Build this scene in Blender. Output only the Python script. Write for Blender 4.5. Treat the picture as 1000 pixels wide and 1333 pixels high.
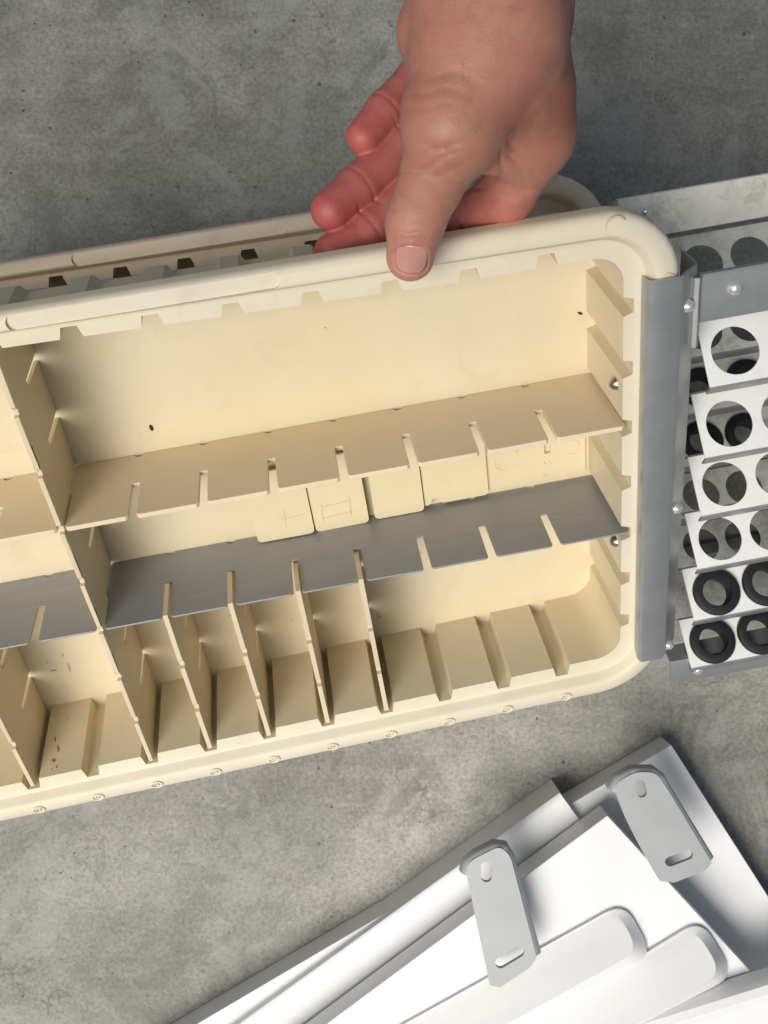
import bpy, bmesh, math, random
import numpy as np
from mathutils import Vector, Matrix
from mathutils.geometry import tessellate_polygon

for o in list(bpy.data.objects): bpy.data.objects.remove(o)
SC = bpy.context.scene
COL = SC.collection
random.seed(7)

# ------------------------------------------------------------------ camera, light, exposure
U = 0.03                       # one divider pitch of the tray, metres
FPX = 1331.0                   # focal length in pixels of the 1000x1333 photograph
H = 20.4 * U                  # camera height above the concrete
cam = bpy.data.cameras.new('camera'); camo = bpy.data.objects.new('camera', cam); COL.objects.link(camo)
camo.location = (0, 0, H); camo.rotation_euler = (0, 0, 0)
cam.sensor_fit = 'VERTICAL'; cam.sensor_height = 36.0; cam.sensor_width = 27.0
cam.lens = 36.0 * FPX / 1333.0
cam.clip_start = 0.01; cam.clip_end = 50
SC.camera = camo

world = bpy.data.worlds.new('World'); SC.world = world; world.use_nodes = True
wn = world.node_tree; bg = wn.nodes['Background']
bg.inputs[0].default_value = (0.64, 0.81, 1.0, 1); bg.inputs[1].default_value = 0.24

def area_light(name, loc, target, sx, sy, power, col):
    l = bpy.data.lights.new(name, 'AREA'); l.shape = 'RECTANGLE'; l.size = sx; l.size_y = sy
    l.energy = power; l.color = col
    o = bpy.data.objects.new(name, l); COL.objects.link(o)
    o.location = loc
    o.rotation_euler = (Vector(target) - Vector(loc)).to_track_quat('-Z', 'Y').to_euler()
    return o
dl = area_light('doorway_light', (-0.50, -0.90, 1.48), (0.0, -0.42, 0.05), 1.4, 1.2, 10.2, (1.0, 0.955, 0.875))
dl.data.spread = math.radians(68)

SC.view_settings.view_transform = 'Standard'; SC.view_settings.look = 'None'
SC.view_settings.gamma = 1.0; SC.view_settings.exposure = 0.0; SC.view_settings.use_curve_mapping = False
SC.render.engine = 'CYCLES'
SC.render.resolution_x = 768; SC.render.resolution_y = 1024

# ------------------------------------------------------------------ small helpers
def px(u, v, z=0.0):
    """world point at height z below pixel (u, v) of the photograph"""
    d = H - z
    return Vector(((u - 500) / FPX * d, -(v - 666) / FPX * d, z))

def tag(o, label=None, cat=None, group=None, kind=None):
    if label: o['label'] = label
    if cat: o['category'] = cat
    if group: o['group'] = group
    if kind: o['kind'] = kind
    return o

def empty(name, mat=None):
    o = bpy.data.objects.new(name, None); COL.objects.link(o); o.empty_display_size = 0.02
    if mat is not None: o.matrix_world = mat
    return o

def link_mesh(name, verts, faces, mat, parent=None, smooth=False, bevel=0.0, seg=2, angle=35, matrix=None):
    me = bpy.data.meshes.new(name); me.from_pydata([tuple(v) for v in verts], [], faces); me.validate()
    bm = bmesh.new(); bm.from_mesh(me); bmesh.ops.recalc_face_normals(bm, faces=bm.faces); bm.to_mesh(me); bm.free()
    me.materials.append(mat)
    for p in me.polygons: p.use_smooth = smooth or bevel > 0
    o = bpy.data.objects.new(name, me); COL.objects.link(o)
    if parent is not None: o.parent = parent
    if matrix is not None: o.matrix_local = matrix
    if bevel > 0:
        m = o.modifiers.new('bevel', 'BEVEL'); m.width = bevel; m.segments = seg; m.limit_method = 'ANGLE'
        m.angle_limit = math.radians(angle); m.harden_normals = True; m.use_clamp_overlap = True
    elif smooth:
        me.set_sharp_from_angle(angle=math.radians(angle))
    return o

def plate(outer, holes, thick):
    """closed plate from a 2-D outline with holes: z from 0 down to -thick"""
    loops = [outer] + list(holes)
    flat = [Vector((p[0], p[1], 0)) for l in loops for p in l]
    tris = tessellate_polygon([[Vector((p[0], p[1], 0)) for p in l] for l in loops])
    n = len(flat)
    V = [(p.x, p.y, 0) for p in flat] + [(p.x, p.y, -thick) for p in flat]
    F = [tuple(t) for t in tris] + [tuple(n + i for i in reversed(t)) for t in tris]
    b = 0
    for l in loops:
        m = len(l)
        for i in range(m):
            j = (i + 1) % m
            F.append((b + i, b + j, n + b + j, n + b + i))
        b += m
    return V, F

def place(V, o, ax, ay, az):
    o, ax, ay, az = Vector(o), Vector(ax), Vector(ay), Vector(az)
    return [o + ax * v[0] + ay * v[1] + az * v[2] for v in V]

def circle(cx, cy, r, n=40):
    return [(cx + r * math.cos(2 * math.pi * k / n), cy + r * math.sin(2 * math.pi * k / n)) for k in range(n)]

def slot(cx, cy, L, w, ang, n=8):
    pts = []
    for s, a0 in ((1, -90), (-1, 90)):
        for k in range(n + 1):
            a = math.radians(a0 + 180 * k / n)
            x = s * (L - w) / 2 + w / 2 * math.cos(a); y = w / 2 * math.sin(a)
            pts.append((cx + x * math.cos(ang) - y * math.sin(ang), cy + x * math.sin(ang) + y * math.cos(ang)))
    return pts

def round_poly(pts, rad, n=4):
    """round the corners of a 2-D polygon (rad: number or list)"""
    out = []; N = len(pts)
    for i in range(N):
        r = rad[i] if isinstance(rad, (list, tuple)) else rad
        p = Vector(pts[i]); a = (Vector(pts[i - 1]) - p); b = (Vector(pts[(i + 1) % N]) - p)
        if r <= 0: out.append((p.x, p.y)); continue
        t = min(r, a.length * .49, b.length * .49)
        A = p + a.normalized() * t; B = p + b.normalized() * t
        for k in range(n + 1):
            s = k / n
            q = A * (1 - s) ** 2 + p * 2 * s * (1 - s) + B * s * s
            out.append((q.x, q.y))
    return out

def lathe(profile, n=32):
    V = []; F = []
    m = len(profile)
    for k in range(n):
        a = 2 * math.pi * k / n
        for r, z in profile: V.append((r * math.cos(a), r * math.sin(a), z))
    for k in range(n):
        k2 = (k + 1) % n
        for i in range(m - 1):
            F.append((k * m + i, k2 * m + i, k2 * m + i + 1, k * m + i + 1))
    return V, F

def extrude_profile(prof, p0, p1, ax, ay, closed=True, cap=True):
    """sweep a 2-D profile from p0 to p1, profile axes ax, ay"""
    n = len(prof); V = []
    for p in (p0, p1):
        for a, b in prof: V.append(Vector(p) + Vector(ax) * a + Vector(ay) * b)
    F = [(i, (i + 1) % n, n + (i + 1) % n, n + i) for i in range(n if closed else n - 1)]
    if cap: F += [tuple(range(n)), tuple(range(2 * n - 1, n - 1, -1))]
    return V, F

def sheet_profile(path, th):
    """closed outline of a bent sheet of thickness th along an open 2-D path"""
    P = [Vector(p) for p in path]; L = []; Rr = []
    for i in range(len(P)):
        d = (P[min(i + 1, len(P) - 1)] - P[max(i - 1, 0)]).normalized(); nn = Vector((-d.y, d.x))
        L.append(P[i] + nn * th / 2); Rr.append(P[i] - nn * th / 2)
    return [(p.x, p.y) for p in L + Rr[::-1]]

# ------------------------------------------------------------------ materials
def new_mat(name):
    m = bpy.data.materials.new(name); m.use_nodes = True
    return m, m.node_tree, m.node_tree.nodes['Principled BSDF']

def N(nt, t, **kw):
    n = nt.nodes.new(t)
    for k, v in kw.items():
        if hasattr(n, k) and not k.startswith('i_'): setattr(n, k, v)
    return n

def coords(nt, scale=(1, 1, 1), rot=(0, 0, 0)):
    tc = N(nt, 'ShaderNodeTexCoord'); mp = N(nt, 'ShaderNodeMapping')
    mp.inputs['Scale'].default_value = scale; mp.inputs['Rotation'].default_value = rot
    nt.links.new(tc.outputs['Object'], mp.inputs['Vector'])
    return mp.outputs['Vector']

def noise(nt, vec, scale, detail=4, rough=.55, dist=0.0):
    n = N(nt, 'ShaderNodeTexNoise'); n.inputs['Scale'].default_value = scale; n.inputs['Detail'].default_value = detail
    n.inputs['Roughness'].default_value = rough; n.inputs['Distortion'].default_value = dist
    nt.links.new(vec, n.inputs['Vector']); return n.outputs['Fac']

def ramp(nt, fac, stops):
    r = N(nt, 'ShaderNodeValToRGB'); e = r.color_ramp.elements
    while len(e) < len(stops): e.new(0.5)
    for k, (p, c) in enumerate(stops):
        e[k].position = p; e[k].color = (c[0], c[1], c[2], 1) if isinstance(c, (tuple, list)) else (c, c, c, 1)
    nt.links.new(fac, r.inputs['Fac']); return r.outputs['Color']

def mix(nt, fac, a, b, mode='MIX'):
    m = N(nt, 'ShaderNodeMix'); m.data_type = 'RGBA'; m.blend_type = mode
    for s, v in ((m.inputs[0], fac), (m.inputs[6], a), (m.inputs[7], b)):
        if isinstance(v, (int, float)): s.default_value = v
        elif isinstance(v, tuple): s.default_value = (v[0], v[1], v[2], 1)
        else: nt.links.new(v, s)
    return m.outputs[2]

def bump(nt, bs, h, strength, dist):
    b = N(nt, 'ShaderNodeBump'); b.inputs['Strength'].default_value = strength; b.inputs['Distance'].default_value = dist
    nt.links.new(h, b.inputs['Height']); nt.links.new(b.outputs['Normal'], bs.inputs['Normal'])

def mat_concrete():
    m, nt, bs = new_mat('concrete')
    v = coords(nt)
    big = noise(nt, v, 4.2, 6, .62, .8)
    c = ramp(nt, big, [(.28, (.140, .134, .117)), (.46, (.215, .208, .184)), (.58, (.285, .276, .247)), (.72, (.40, .386, .346))])
    mott = noise(nt, v, 30, 7, .7, .35)
    c = mix(nt, .42, c, ramp(nt, mott, [(.28, .52), (.5, 1.0), (.70, 1.42)]), 'MULTIPLY')
    fine = noise(nt, v, 420, 5, .75)
    c = mix(nt, .9, c, ramp(nt, fine, [(.3, .55), (.5, 1.0), (.72, 1.38)]), 'MULTIPLY')
    mid = noise(nt, v, 120, 5, .7, 1.2)
    c = mix(nt, .35, c, ramp(nt, mid, [(.32, .66), (.5, 1.0), (.68, 1.28)]), 'MULTIPLY')
    # trowel streaks
    st = noise(nt, coords(nt, (9, 70, 1), (0, 0, .9)), 1.4, 4, .6, .3)
    c = mix(nt, .35, c, ramp(nt, st, [(.35, .78), (.6, 1.12)]), 'MULTIPLY')
    # pits
    vo = N(nt, 'ShaderNodeTexVoronoi'); vo.inputs['Scale'].default_value = 130; vo.inputs['Randomness'].default_value = 1
    nt.links.new(v, vo.inputs['Vector'])
    sel = N(nt, 'ShaderNodeSeparateColor'); nt.links.new(vo.outputs['Color'], sel.inputs[0])
    rad = N(nt, 'ShaderNodeMath', operation='MULTIPLY'); rad.inputs[1].default_value = .15
    pw = N(nt, 'ShaderNodeMath', operation='POWER'); pw.inputs[1].default_value = 3.5
    nt.links.new(sel.outputs[0], pw.inputs[0]); nt.links.new(pw.outputs[0], rad.inputs[0])
    wob = noise(nt, v, 600, 2, .5)
    dd = N(nt, 'ShaderNodeMath', operation='MULTIPLY_ADD'); dd.inputs[1].default_value = .30; nt.links.new(wob, dd.inputs[0])
    nt.links.new(vo.outputs['Distance'], dd.inputs[2])
    off = N(nt, 'ShaderNodeMath', operation='SUBTRACT'); off.inputs[1].default_value = .15; nt.links.new(dd.outputs[0], off.inputs[0])
    pit = N(nt, 'ShaderNodeMath', operation='LESS_THAN'); nt.links.new(off.outputs[0], pit.inputs[0]); nt.links.new(rad.outputs[0], pit.inputs[1])
    c = mix(nt, pit.outputs[0], c, (.085, .08, .07))
    # hairline cracks, sparse
    vc = N(nt, 'ShaderNodeTexVoronoi'); vc.feature = 'DISTANCE_TO_EDGE'; vc.inputs['Scale'].default_value = 7
    dv = N(nt, 'ShaderNodeVectorMath', operation='ADD')
    nz = N(nt, 'ShaderNodeTexNoise'); nz.inputs['Scale'].default_value = 16; nz.inputs['Detail'].default_value = 5; nt.links.new(v, nz.inputs['Vector'])
    sc = N(nt, 'ShaderNodeVectorMath', operation='SCALE'); sc.inputs['Scale'].default_value = .16; nt.links.new(nz.outputs['Color'], sc.inputs[0])
    nt.links.new(v, dv.inputs[0]); nt.links.new(sc.outputs[0], dv.inputs[1]); nt.links.new(dv.outputs[0], vc.inputs['Vector'])
    ck = ramp(nt, vc.outputs['Distance'], [(0, 1.0), (.006, 0.0)])
    gate = ramp(nt, noise(nt, v, 6, 2), [(.50, 0.0), (.56, .6)])
    ckm = mix(nt, 1.0, ck, gate, 'MULTIPLY')
    c = mix(nt, ckm, c, (.07, .067, .06))
    # pale cement bloom
    bl = ramp(nt, noise(nt, v, 13, 12, .78, .8), [(.525, 0.0), (.565, .30)])
    c = mix(nt, bl, c, (.36, .355, .335))
    dk = ramp(nt, noise(nt, coords(nt, (1, 1, 1), (0, 0, 1.3)), 17, 12, .8, .7), [(.545, 0.0), (.59, .42)])
    c = mix(nt, dk, c, (.125, .12, .105))
    gr = ramp(nt, noise(nt, v, 900, 3, .6), [(.66, 0.0), (.72, .75)])
    c = mix(nt, gr, c, (.07, .066, .058))
    nt.links.new(c, bs.inputs['Base Color'])
    rr = ramp(nt, mott, [(.3, .52), (.7, .78)]); nt.links.new(rr, bs.inputs['Roughness'])
    hb = mix(nt, .5, fine, mott)
    hb = mix(nt, pit.outputs[0], hb, 0.0 if False else (0., 0., 0.))
    bump(nt, bs, hb, .5, .0014)
    return m

def mat_plastic(name, col, dirt=.25, rough=.42, speck=.5):
    m, nt, bs = new_mat(name)
    v = coords(nt)
    c = mix(nt, .5, col, ramp(nt, noise(nt, v, 14, 4, .6), [(.3, tuple(x * .9 for x in col)), (.7, tuple(min(1, x * 1.06) for x in col))]))
    d = ramp(nt, noise(nt, v, 46, 6, .7, .8), [(.54, 0.0), (.74, dirt)])
    c = mix(nt, d, c, (col[0] * .55, col[1] * .47, col[2] * .36))
    yl = ramp(nt, noise(nt, v, 8.5, 3, .55, .5), [(.42, 0.0), (.68, .55)])
    c = mix(nt, yl, c, (col[0] * .97, col[1] * .93, col[2] * (.80 if col[2] < .6 else .99)))
    vo = N(nt, 'ShaderNodeTexVoronoi'); vo.inputs['Scale'].default_value = 70
    nt.links.new(v, vo.inputs['Vector'])
    sel = N(nt, 'ShaderNodeSeparateColor'); nt.links.new(vo.outputs['Color'], sel.inputs[0])
    a = N(nt, 'ShaderNodeMath', operation='LESS_THAN'); a.inputs[1].default_value = .035; nt.links.new(vo.outputs['Distance'], a.inputs[0])
    b = N(nt, 'ShaderNodeMath', operation='GREATER_THAN'); b.inputs[1].default_value = .80; nt.links.new(sel.outputs[0], b.inputs[0])
    ab = N(nt, 'ShaderNodeMath', operation='MULTIPLY'); nt.links.new(a.outputs[0], ab.inputs[0]); nt.links.new(b.outputs[0], ab.inputs[1])
    ab2 = N(nt, 'ShaderNodeMath', operation='MULTIPLY'); ab2.inputs[1].default_value = speck; nt.links.new(ab.outputs[0], ab2.inputs[0])
    c = mix(nt, ab2.outputs[0], c, (.10, .075, .05))
    nt.links.new(c, bs.inputs['Base Color'])
    nt.links.new(ramp(nt, noise(nt, v, 60, 4), [(.3, rough - .07), (.7, rough + .1)]), bs.inputs['Roughness'])
    bs.inputs['Subsurface Weight'].default_value = 0.0
    bs.inputs['Specular IOR Level'].default_value = .4
    bump(nt, bs, noise(nt, v, 900, 2), .06, .0003)
    return m

def mat_metal(name, col, rough, metallic=1.0, streak=.25, stain=.0, rot=0.0, blotch=.2):
    m, nt, bs = new_mat(name)
    v = coords(nt)
    st = noise(nt, coords(nt, (20, 900, 900), (0, 0, rot)), 1.0, 3, .6)
    c = mix(nt, streak, col, ramp(nt, st, [(.3, tuple(x * .55 for x in col)), (.7, tuple(min(1, x * 1.35) for x in col))]))
    bl = ramp(nt, noise(nt, v, 55, 5, .65, .7), [(.35, tuple(x * .72 for x in col)), (.65, tuple(min(1, x * 1.2) for x in col))])
    c = mix(nt, blotch, c, bl)
    if stain > 0:
        s = ramp(nt, noise(nt, v, 42, 7, .75, 1.6), [(.5, 0.0), (.66, stain)])
        c = mix(nt, s, c, (.30, .24, .16))
    nt.links.new(c, bs.inputs['Base Color'])
    bs.inputs['Metallic'].default_value = metallic
    nt.links.new(ramp(nt, noise(nt, v, 80, 5), [(.3, max(.05, rough - .05)), (.7, rough + .06)]), bs.inputs['Roughness'])
    bump(nt, bs, st, .05, .0003)
    return m

def mat_simple(name, col, rough, metallic=0.0, var=.12, bs_=0.0):
    m, nt, bs = new_mat(name)
    v = coords(nt)
    c = ramp(nt, noise(nt, v, 40, 5, .6), [(.3, tuple(x * (1 - var) for x in col)), (.7, tuple(min(1, x * (1 + var)) for x in col))])
    nt.links.new(c, bs.inputs['Base Color']); bs.inputs['Roughness'].default_value = rough; bs.inputs['Metallic'].default_value = metallic
    bump(nt, bs, noise(nt, v, 500, 3), .08, .0003)
    return m

M_CONC = mat_concrete()
M_RIM = mat_plastic('pale_rim_plastic', (.70, .635, .505), .18, .5)  # paler than the inside: interior shade put into the colours, plus some wear
M_RIM2 = mat_plastic('pale_rim_plastic_aged', (.68, .565, .42), .25, .5)
M_TRAY = mat_plastic('cream_plastic', (.69, .60, .425), .2)
M_TRAY2 = mat_plastic('cream_plastic_aged', (.66, .53, .37), .25)
M_DIV = mat_plastic('cream_divider_plastic', (.67, .565, .395), .18)
M_TAN = mat_plastic('tan_partition_plastic', (.735, .62, .44), .14, .5)
M_PLATE = mat_plastic('pale_plate_plastic', (.71, .61, .415), .16)
M_STEEL = mat_metal('dull_sheet_steel', (.335, .345, .365), .5, .35, .14, 0, 0, .07)
M_GALV = mat_metal('galvanised_steel', (.44, .438, .43), .42, .75, .05, 0, 0, .05)
M_ALU = mat_metal('white_coated_steel', (.84, .83, .80), .5, .0, .05, .06, 0, .06)
M_ALU2 = mat_metal('stained_galvanised_steel', (.86, .82, .73), .55, .1, .1, .5, 0, .3)
M_BRIGHT = mat_metal('bright_rivet', (.86, .86, .85), .28, .75, .05)
M_DULL = mat_metal('dull_rivet', (.42, .40, .38), .3, 1.0, .05)
M_RUBBER = mat_simple('black_rubber', (.012, .012, .013), .5)
M_WHITE = mat_plastic('white_paint', (.76, .76, .755), .09, .42, .35)
M_WPLAST = mat_plastic('white_plastic', (.76, .76, .75), .10, .3, .35)
M_GREY = mat_simple('grey_paint', (.34, .352, .357), .42, 0, .05)
M_DARK = mat_simple('dark_crumb', (.03, .02, .012), .7)
M_RED = mat_simple('red_smear', (.42, .09, .05), .7)
M_LINE = mat_simple('faint_pencil', (.50, .43, .30), .8)
M_PENCIL = mat_simple('pencil_grey', (.30, .25, .17), .8)

# ------------------------------------------------------------------ concrete floor
fl = link_mesh('concrete_floor', [(-6, -6, 0), (6, -6, 0), (6, 6, 0), (-6, 6, 0)], [(0, 1, 2, 3)], M_CONC)
tag(fl, 'bare grey trowelled concrete floor with pits and hairline cracks', 'floor', kind='structure')

# ------------------------------------------------------------------ frames of the two trays
R1 = Matrix(((0.98301378, -0.12741986, 0.13209122), (0.18034346, 0.80418686, -0.56635654), (-0.03406096, 0.58055807, 0.8135061)))
T1 = Vector((2.63452348, -0.514696, -15.54935106)) * U + Vector((0, 0, H))
MAT1 = Matrix.Translation(T1) @ R1.to_4x4()
P2 = Vector(((334 - 500) / FPX * 16.0, (666 - 322) / FPX * 16.0, 0)) * U
P2.z = H - 16.0 * U
R2 = R1 @ Matrix.Rotation(math.radians(-14), 3, 'X')   # the tray behind lies less steeply
T2 = P2 - R2 @ (Vector((-3.86, 4.75, 0)) * U)
MAT2 = Matrix.Translation(T2) @ R2.to_4x4()

Q = 0.944                                   # pitch of the notches along the short side
XL, XR, YB, YT = -11.6, 1.0, -2.68, 4.56
ZF = -1.652
def taper(x, y):
    """the tray is a little narrower towards its right end"""
    if y < 0: y += (0.12 + 0.033 * x) * min(1, -y / 2.68)
    else:
        if y > YT: y = YT + (y - YT) * (.74 + .16 * max(0, min(1, (x + 1) / 2)) - .22 * max(0, min(1, (-x - 9) / 2.5)))          # the top bead is slimmer than the others
        y -= (.033 * (min(x, -1.0) + 3.0)) * min(1, y / YT) ** 6
    return x, y

def outline(u, r, notch=None, bulge=False):
    """rounded rectangle offset outwards by u; notch=(mouth half, bottom half, depth_long, depth_short)"""
    pts = []
    x0, x1, y0, y1 = XL - u, XR + u, YB - u, YT + u
    def corner(cx, cy, a0):
        for k in range(9):
            a = math.radians(a0 + 90 * k / 8); pts.append((cx + r * math.cos(a), cy + r * math.sin(a)))
    def bite(p, d, n, depth):                # p on the wall, d along, n outward
        h1, h2 = notch[0], notch[1]
        for s, dd in ((-h1, 0), (-h2, depth), (h2, depth), (h1, 0)):
            pts.append((p[0] + d[0] * s + n[0] * dd, p[1] + d[1] * s + n[1] * dd))
    corner(x0 + r, y0 + r, 180)
    if notch:
        for i in range(-11, 1): bite((i, y0), (1, 0), (0, -1), notch[2])
    corner(x1 - r, y0 + r, 270)
    if notch:
        for j in range(-2, 5):
            if y0 + r + .2 < j * Q < y1 - r - .1: bite((x1, j * Q), (0, 1), (1, 0), notch[3])
    corner(x1 - r, y1 - r, 0)
    if notch:
        for i in range(0, -12, -1): bite((i, y1), (-1, 0), (0, 1), notch[2])
    corner(x0 + r, y1 - r, 90)
    if notch:
        for j in range(4, -3, -1):
            if y0 + r + .2 < j * Q < y1 - r - .1: bite((x0, j * Q), (0, -1), (-1, 0), notch[3])
    return pts

def tray_mesh():
    V = []; F = []
    def add(loop, z):
        b = len(V)
        for x, y in loop:
            x, y = taper(x, y); V.append((x * U, y * U, z * U))
        return list(range(b, b + len(loop)))
    def bridge(a, b):
        n = len(a)
        for i in range(n):
            j = (i + 1) % n; F.append((a[i], a[j], b[j], b[i]))
    def ring(a, b):
        allv = a + b
        for t in tessellate_polygon([[Vector((V[i][0], V[i][1], 0)) for i in a], [Vector((V[i][0], V[i][1], 0)) for i in b]]):
            F.append(tuple(allv[i] for i in t))
    nt = (.145, .10, .21, .14)
    inn_top = add(outline(0, .42, nt), 0.0)
    inn_bot = add(outline(-.01, .42, nt), ZF)
    bridge(inn_bot, inn_top); F.append(tuple(inn_bot))
    prof = [(.25, 0.0), (.285, .015), (.32, .07), (.355, .14), (.39, .178), (.43, .19), (.52, .182), (.61, .16), (.66, .135), (.695, .09), (.71, .03), (.712, -.13), (.67, -.13), (.64, -.0), (.45, -.05)]
    loops = [add(outline(u, .42 + u), z) for u, z in prof]
    ring(loops[0], inn_top)
    for a, b in zip(loops, loops[1:]): bridge(a, b)
    bl = (.20, .13, .20, .15)
    o_top = add(outline(.09, .5, bl), -.08)
    o_mid = add(outline(.07, .5, bl), -1.45)
    o_bot = add(outline(.03, .5, (.20, .13, .12, .08)), -1.735)
    ring(loops[-1], o_top)
    bridge(o_top, o_mid); bridge(o_mid, o_bot); F.append(tuple(reversed(o_bot)))
    return V, F

def build_tray(mat, material, label):
    root = empty('parts_tray', mat)
    tag(root, label, 'tray', 'cream plastic trays')
    V, F = tray_mesh()
    body = link_mesh('tray_body', V, F, material, root)
    # long shallow thumb recess in the top bead, cut out of the plastic
    cutp = slot(-5.0 * U, 0, 3.32 * U, .205 * U, 0, 12)
    cv, cf = plate(cutp, [], .118 * U)
    yl_, yr_ = taper(XL, YT + .51)[1], taper(XR, YT + .51)[1]      # the bead runs straight from corner to corner
    cv = [(v[0], (yl_ + (yr_ - yl_) * (v[0] / U - XL) / (XR - XL)) * U + v[1], v[2] + .255 * U) for v in cv]
    cut = link_mesh('cutter', cv, cf, material)
    cut.matrix_world = mat
    bpy.context.view_layer.update()
    md = body.modifiers.new('cut', 'BOOLEAN'); md.object = cut; md.operation = 'DIFFERENCE'; md.solver = 'EXACT'
    dg = bpy.context.evaluated_depsgraph_get()
    me = bpy.data.meshes.new_from_object(body.evaluated_get(dg))
    body.modifiers.clear(); body.data = me
    bpy.data.objects.remove(cut)
    for p in me.polygons: p.use_smooth = True
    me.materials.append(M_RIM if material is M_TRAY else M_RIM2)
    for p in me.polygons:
        if p.center.z > -.16 * U and not (abs(p.normal.z) < .3 and p.center.z < -.02 * U): p.material_index = 1  # rim faces get the paler colour, painting the inside as shaded
    m = body.modifiers.new('bevel', 'BEVEL'); m.width = .0005; m.segments = 2; m.limit_method = 'ANGLE'
    m.angle_limit = math.radians(33); m.harden_normals = True
    # raised moulding rings with marks on the lower bead
    RV, RF = [], []
    n1, n2 = 28, 6
    for a in range(n1):
        for b in range(n2):
            A = 2 * math.pi * a / n1; B = 2 * math.pi * b / n2
            r = .088 + .017 * math.cos(B)
            RV.append((r * 1.05 * math.cos(A) * U, r * .95 * math.sin(A) * U, .016 * math.sin(B) * U))
    for a in range(n1):
        for b in range(n2):
            RF.append((a * n2 + b, ((a + 1) % n1) * n2 + b, ((a + 1) % n1) * n2 + (b + 1) % n2, a * n2 + (b + 1) % n2))
    first = None
    rnd = random.Random(3)
    for i in range(-11, 1):
        x, y = taper(i, YB - .535)
        if first is None:
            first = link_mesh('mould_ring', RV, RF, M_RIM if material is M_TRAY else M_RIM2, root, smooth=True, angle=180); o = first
        else:
            o = bpy.data.objects.new('mould_ring', first.data); COL.objects.link(o); o.parent = root
        o.matrix_local = Matrix.Translation((x * U, y * U, .186 * U)) @ Matrix.Rotation(.2, 4, 'X')
        mv, mf = [], []
        for k in range(rnd.choice((1, 2, 2))):
            b = len(mv); cx = (-.03 + .055 * k) * U; w = .008 * U; h = rnd.uniform(.015, .03) * U; s = rnd.uniform(-.01, .015) * U
            mv += [(cx - w - s, -h, 0), (cx + w - s, -h, 0), (cx + w + s, h, 0), (cx - w + s, h, 0)]
            mv += [(p[0], p[1], .012 * U) for p in mv[-4:]]
            mf += [(b + 4, b + 5, b + 6, b + 7)] + [(b + q, b + (q + 1) % 4, b + 4 + (q + 1) % 4, b + 4 + q) for q in range(4)]
        mk = link_mesh('mould_mark', mv, mf, material, o)
        mk.matrix_local = Matrix.Translation((0, 0, .001 * U))
    # curved gate mark near the top right corner, and one on the right bead
    for (cx, cy, rr, a0, a1) in ((.83, YT + .50, .13, 30, 330), (1.50, 4.12, .12, 20, 200)):
        gv, gf = [], []
        for k in range(25):
            a = math.radians(a0 + (a1 - a0) * k / 24)
            for b in range(4):
                B = math.pi / 2 * b; r = rr + .010 * math.cos(B)
                gv.append(((cx + r * math.cos(a)) * U, taper(cx, cy)[1] * U + r * math.sin(a) * U, (.183 + .007 * math.sin(B)) * U))
        for k in range(24):
            for b in range(4): gf.append((k * 4 + b, k * 4 + 4 + b, k * 4 + 4 + (b + 1) % 4, k * 4 + (b + 1) % 4))
        link_mesh('gate_mark', gv, gf, material, root, smooth=True, angle=180)
    # two rivets through the right wall
    rv, rf = lathe([(0.0, .095), (.04, .09), (.075, .06), (.10, .01), (.105, -.01)], 20)
    for (y, z) in ((2.46, -.30), (-.33, -.26)):
        o = link_mesh('wall_rivet', [(v[0] * U, v[1] * U, v[2] * U) for v in rv], rf, M_DULL, root, smooth=True, angle=60)
        o.matrix_local = Matrix.Translation((1.0 * U, y * U, z * U)) @ Matrix.Rotation(-math.pi / 2, 4, 'Y')
    return root

tray1 = build_tray(MAT1, M_TRAY, 'cream plastic divider tray tilted up by a hand, its slotted compartments in view')
tray2 = build_tray(MAT2, M_TRAY2, 'second cream tray lying flat on the concrete, mostly hidden behind the tilted tray')

# ------------------------------------------------------------------ partitions and dividers
def partition(name, y, x0, x1, th, slots, material, label, cat, front=0.0, nick=True):
    """sheet along the long side with slots open to the front; local plane (x, z)"""
    pts = [(x0, ZF + .006)]
    if nick:
        for i in slots:
            pts += [(i - .07, ZF + .006), (i - .05, ZF + .06), (i, ZF + .08), (i + .05, ZF + .06), (i + .07, ZF + .006)]
    pts += [(x1, ZF + .006), (x1, front - .05), (x1 - .05, front)]
    for i in reversed(slots):
        pts += [(i + .10, front), (i + .062, front - .035), (i + .055, front - .83), (i - .055, front - .83), (i - .062, front - .035), (i - .10, front)]
    pts += [(x0, front)]
    V, F = plate([(a * U, b * U) for a, b in pts], [], th * U)
    V = [(v[0], y * U - v[2] - th * U / 2, v[1]) for v in V]
    o = link_mesh(name, V, F, material, None, bevel=.0003, seg=2)
    o.matrix_world = MAT1
    tag(o, label, cat); return o

partition('slotted_partition', 2 * Q, -11.5, 1.05, .075, list(range(-11, 1)), M_TAN,
          'long tan plastic partition with slots, upper of the two lengthwise partitions', 'partition')
partition('slotted_partition', 0.0, -11.5, 1.13, .032, list(range(-11, 1)), M_STEEL,
          'long dark grey steel partition with slots, below the tan plastic one', 'partition')

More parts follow.
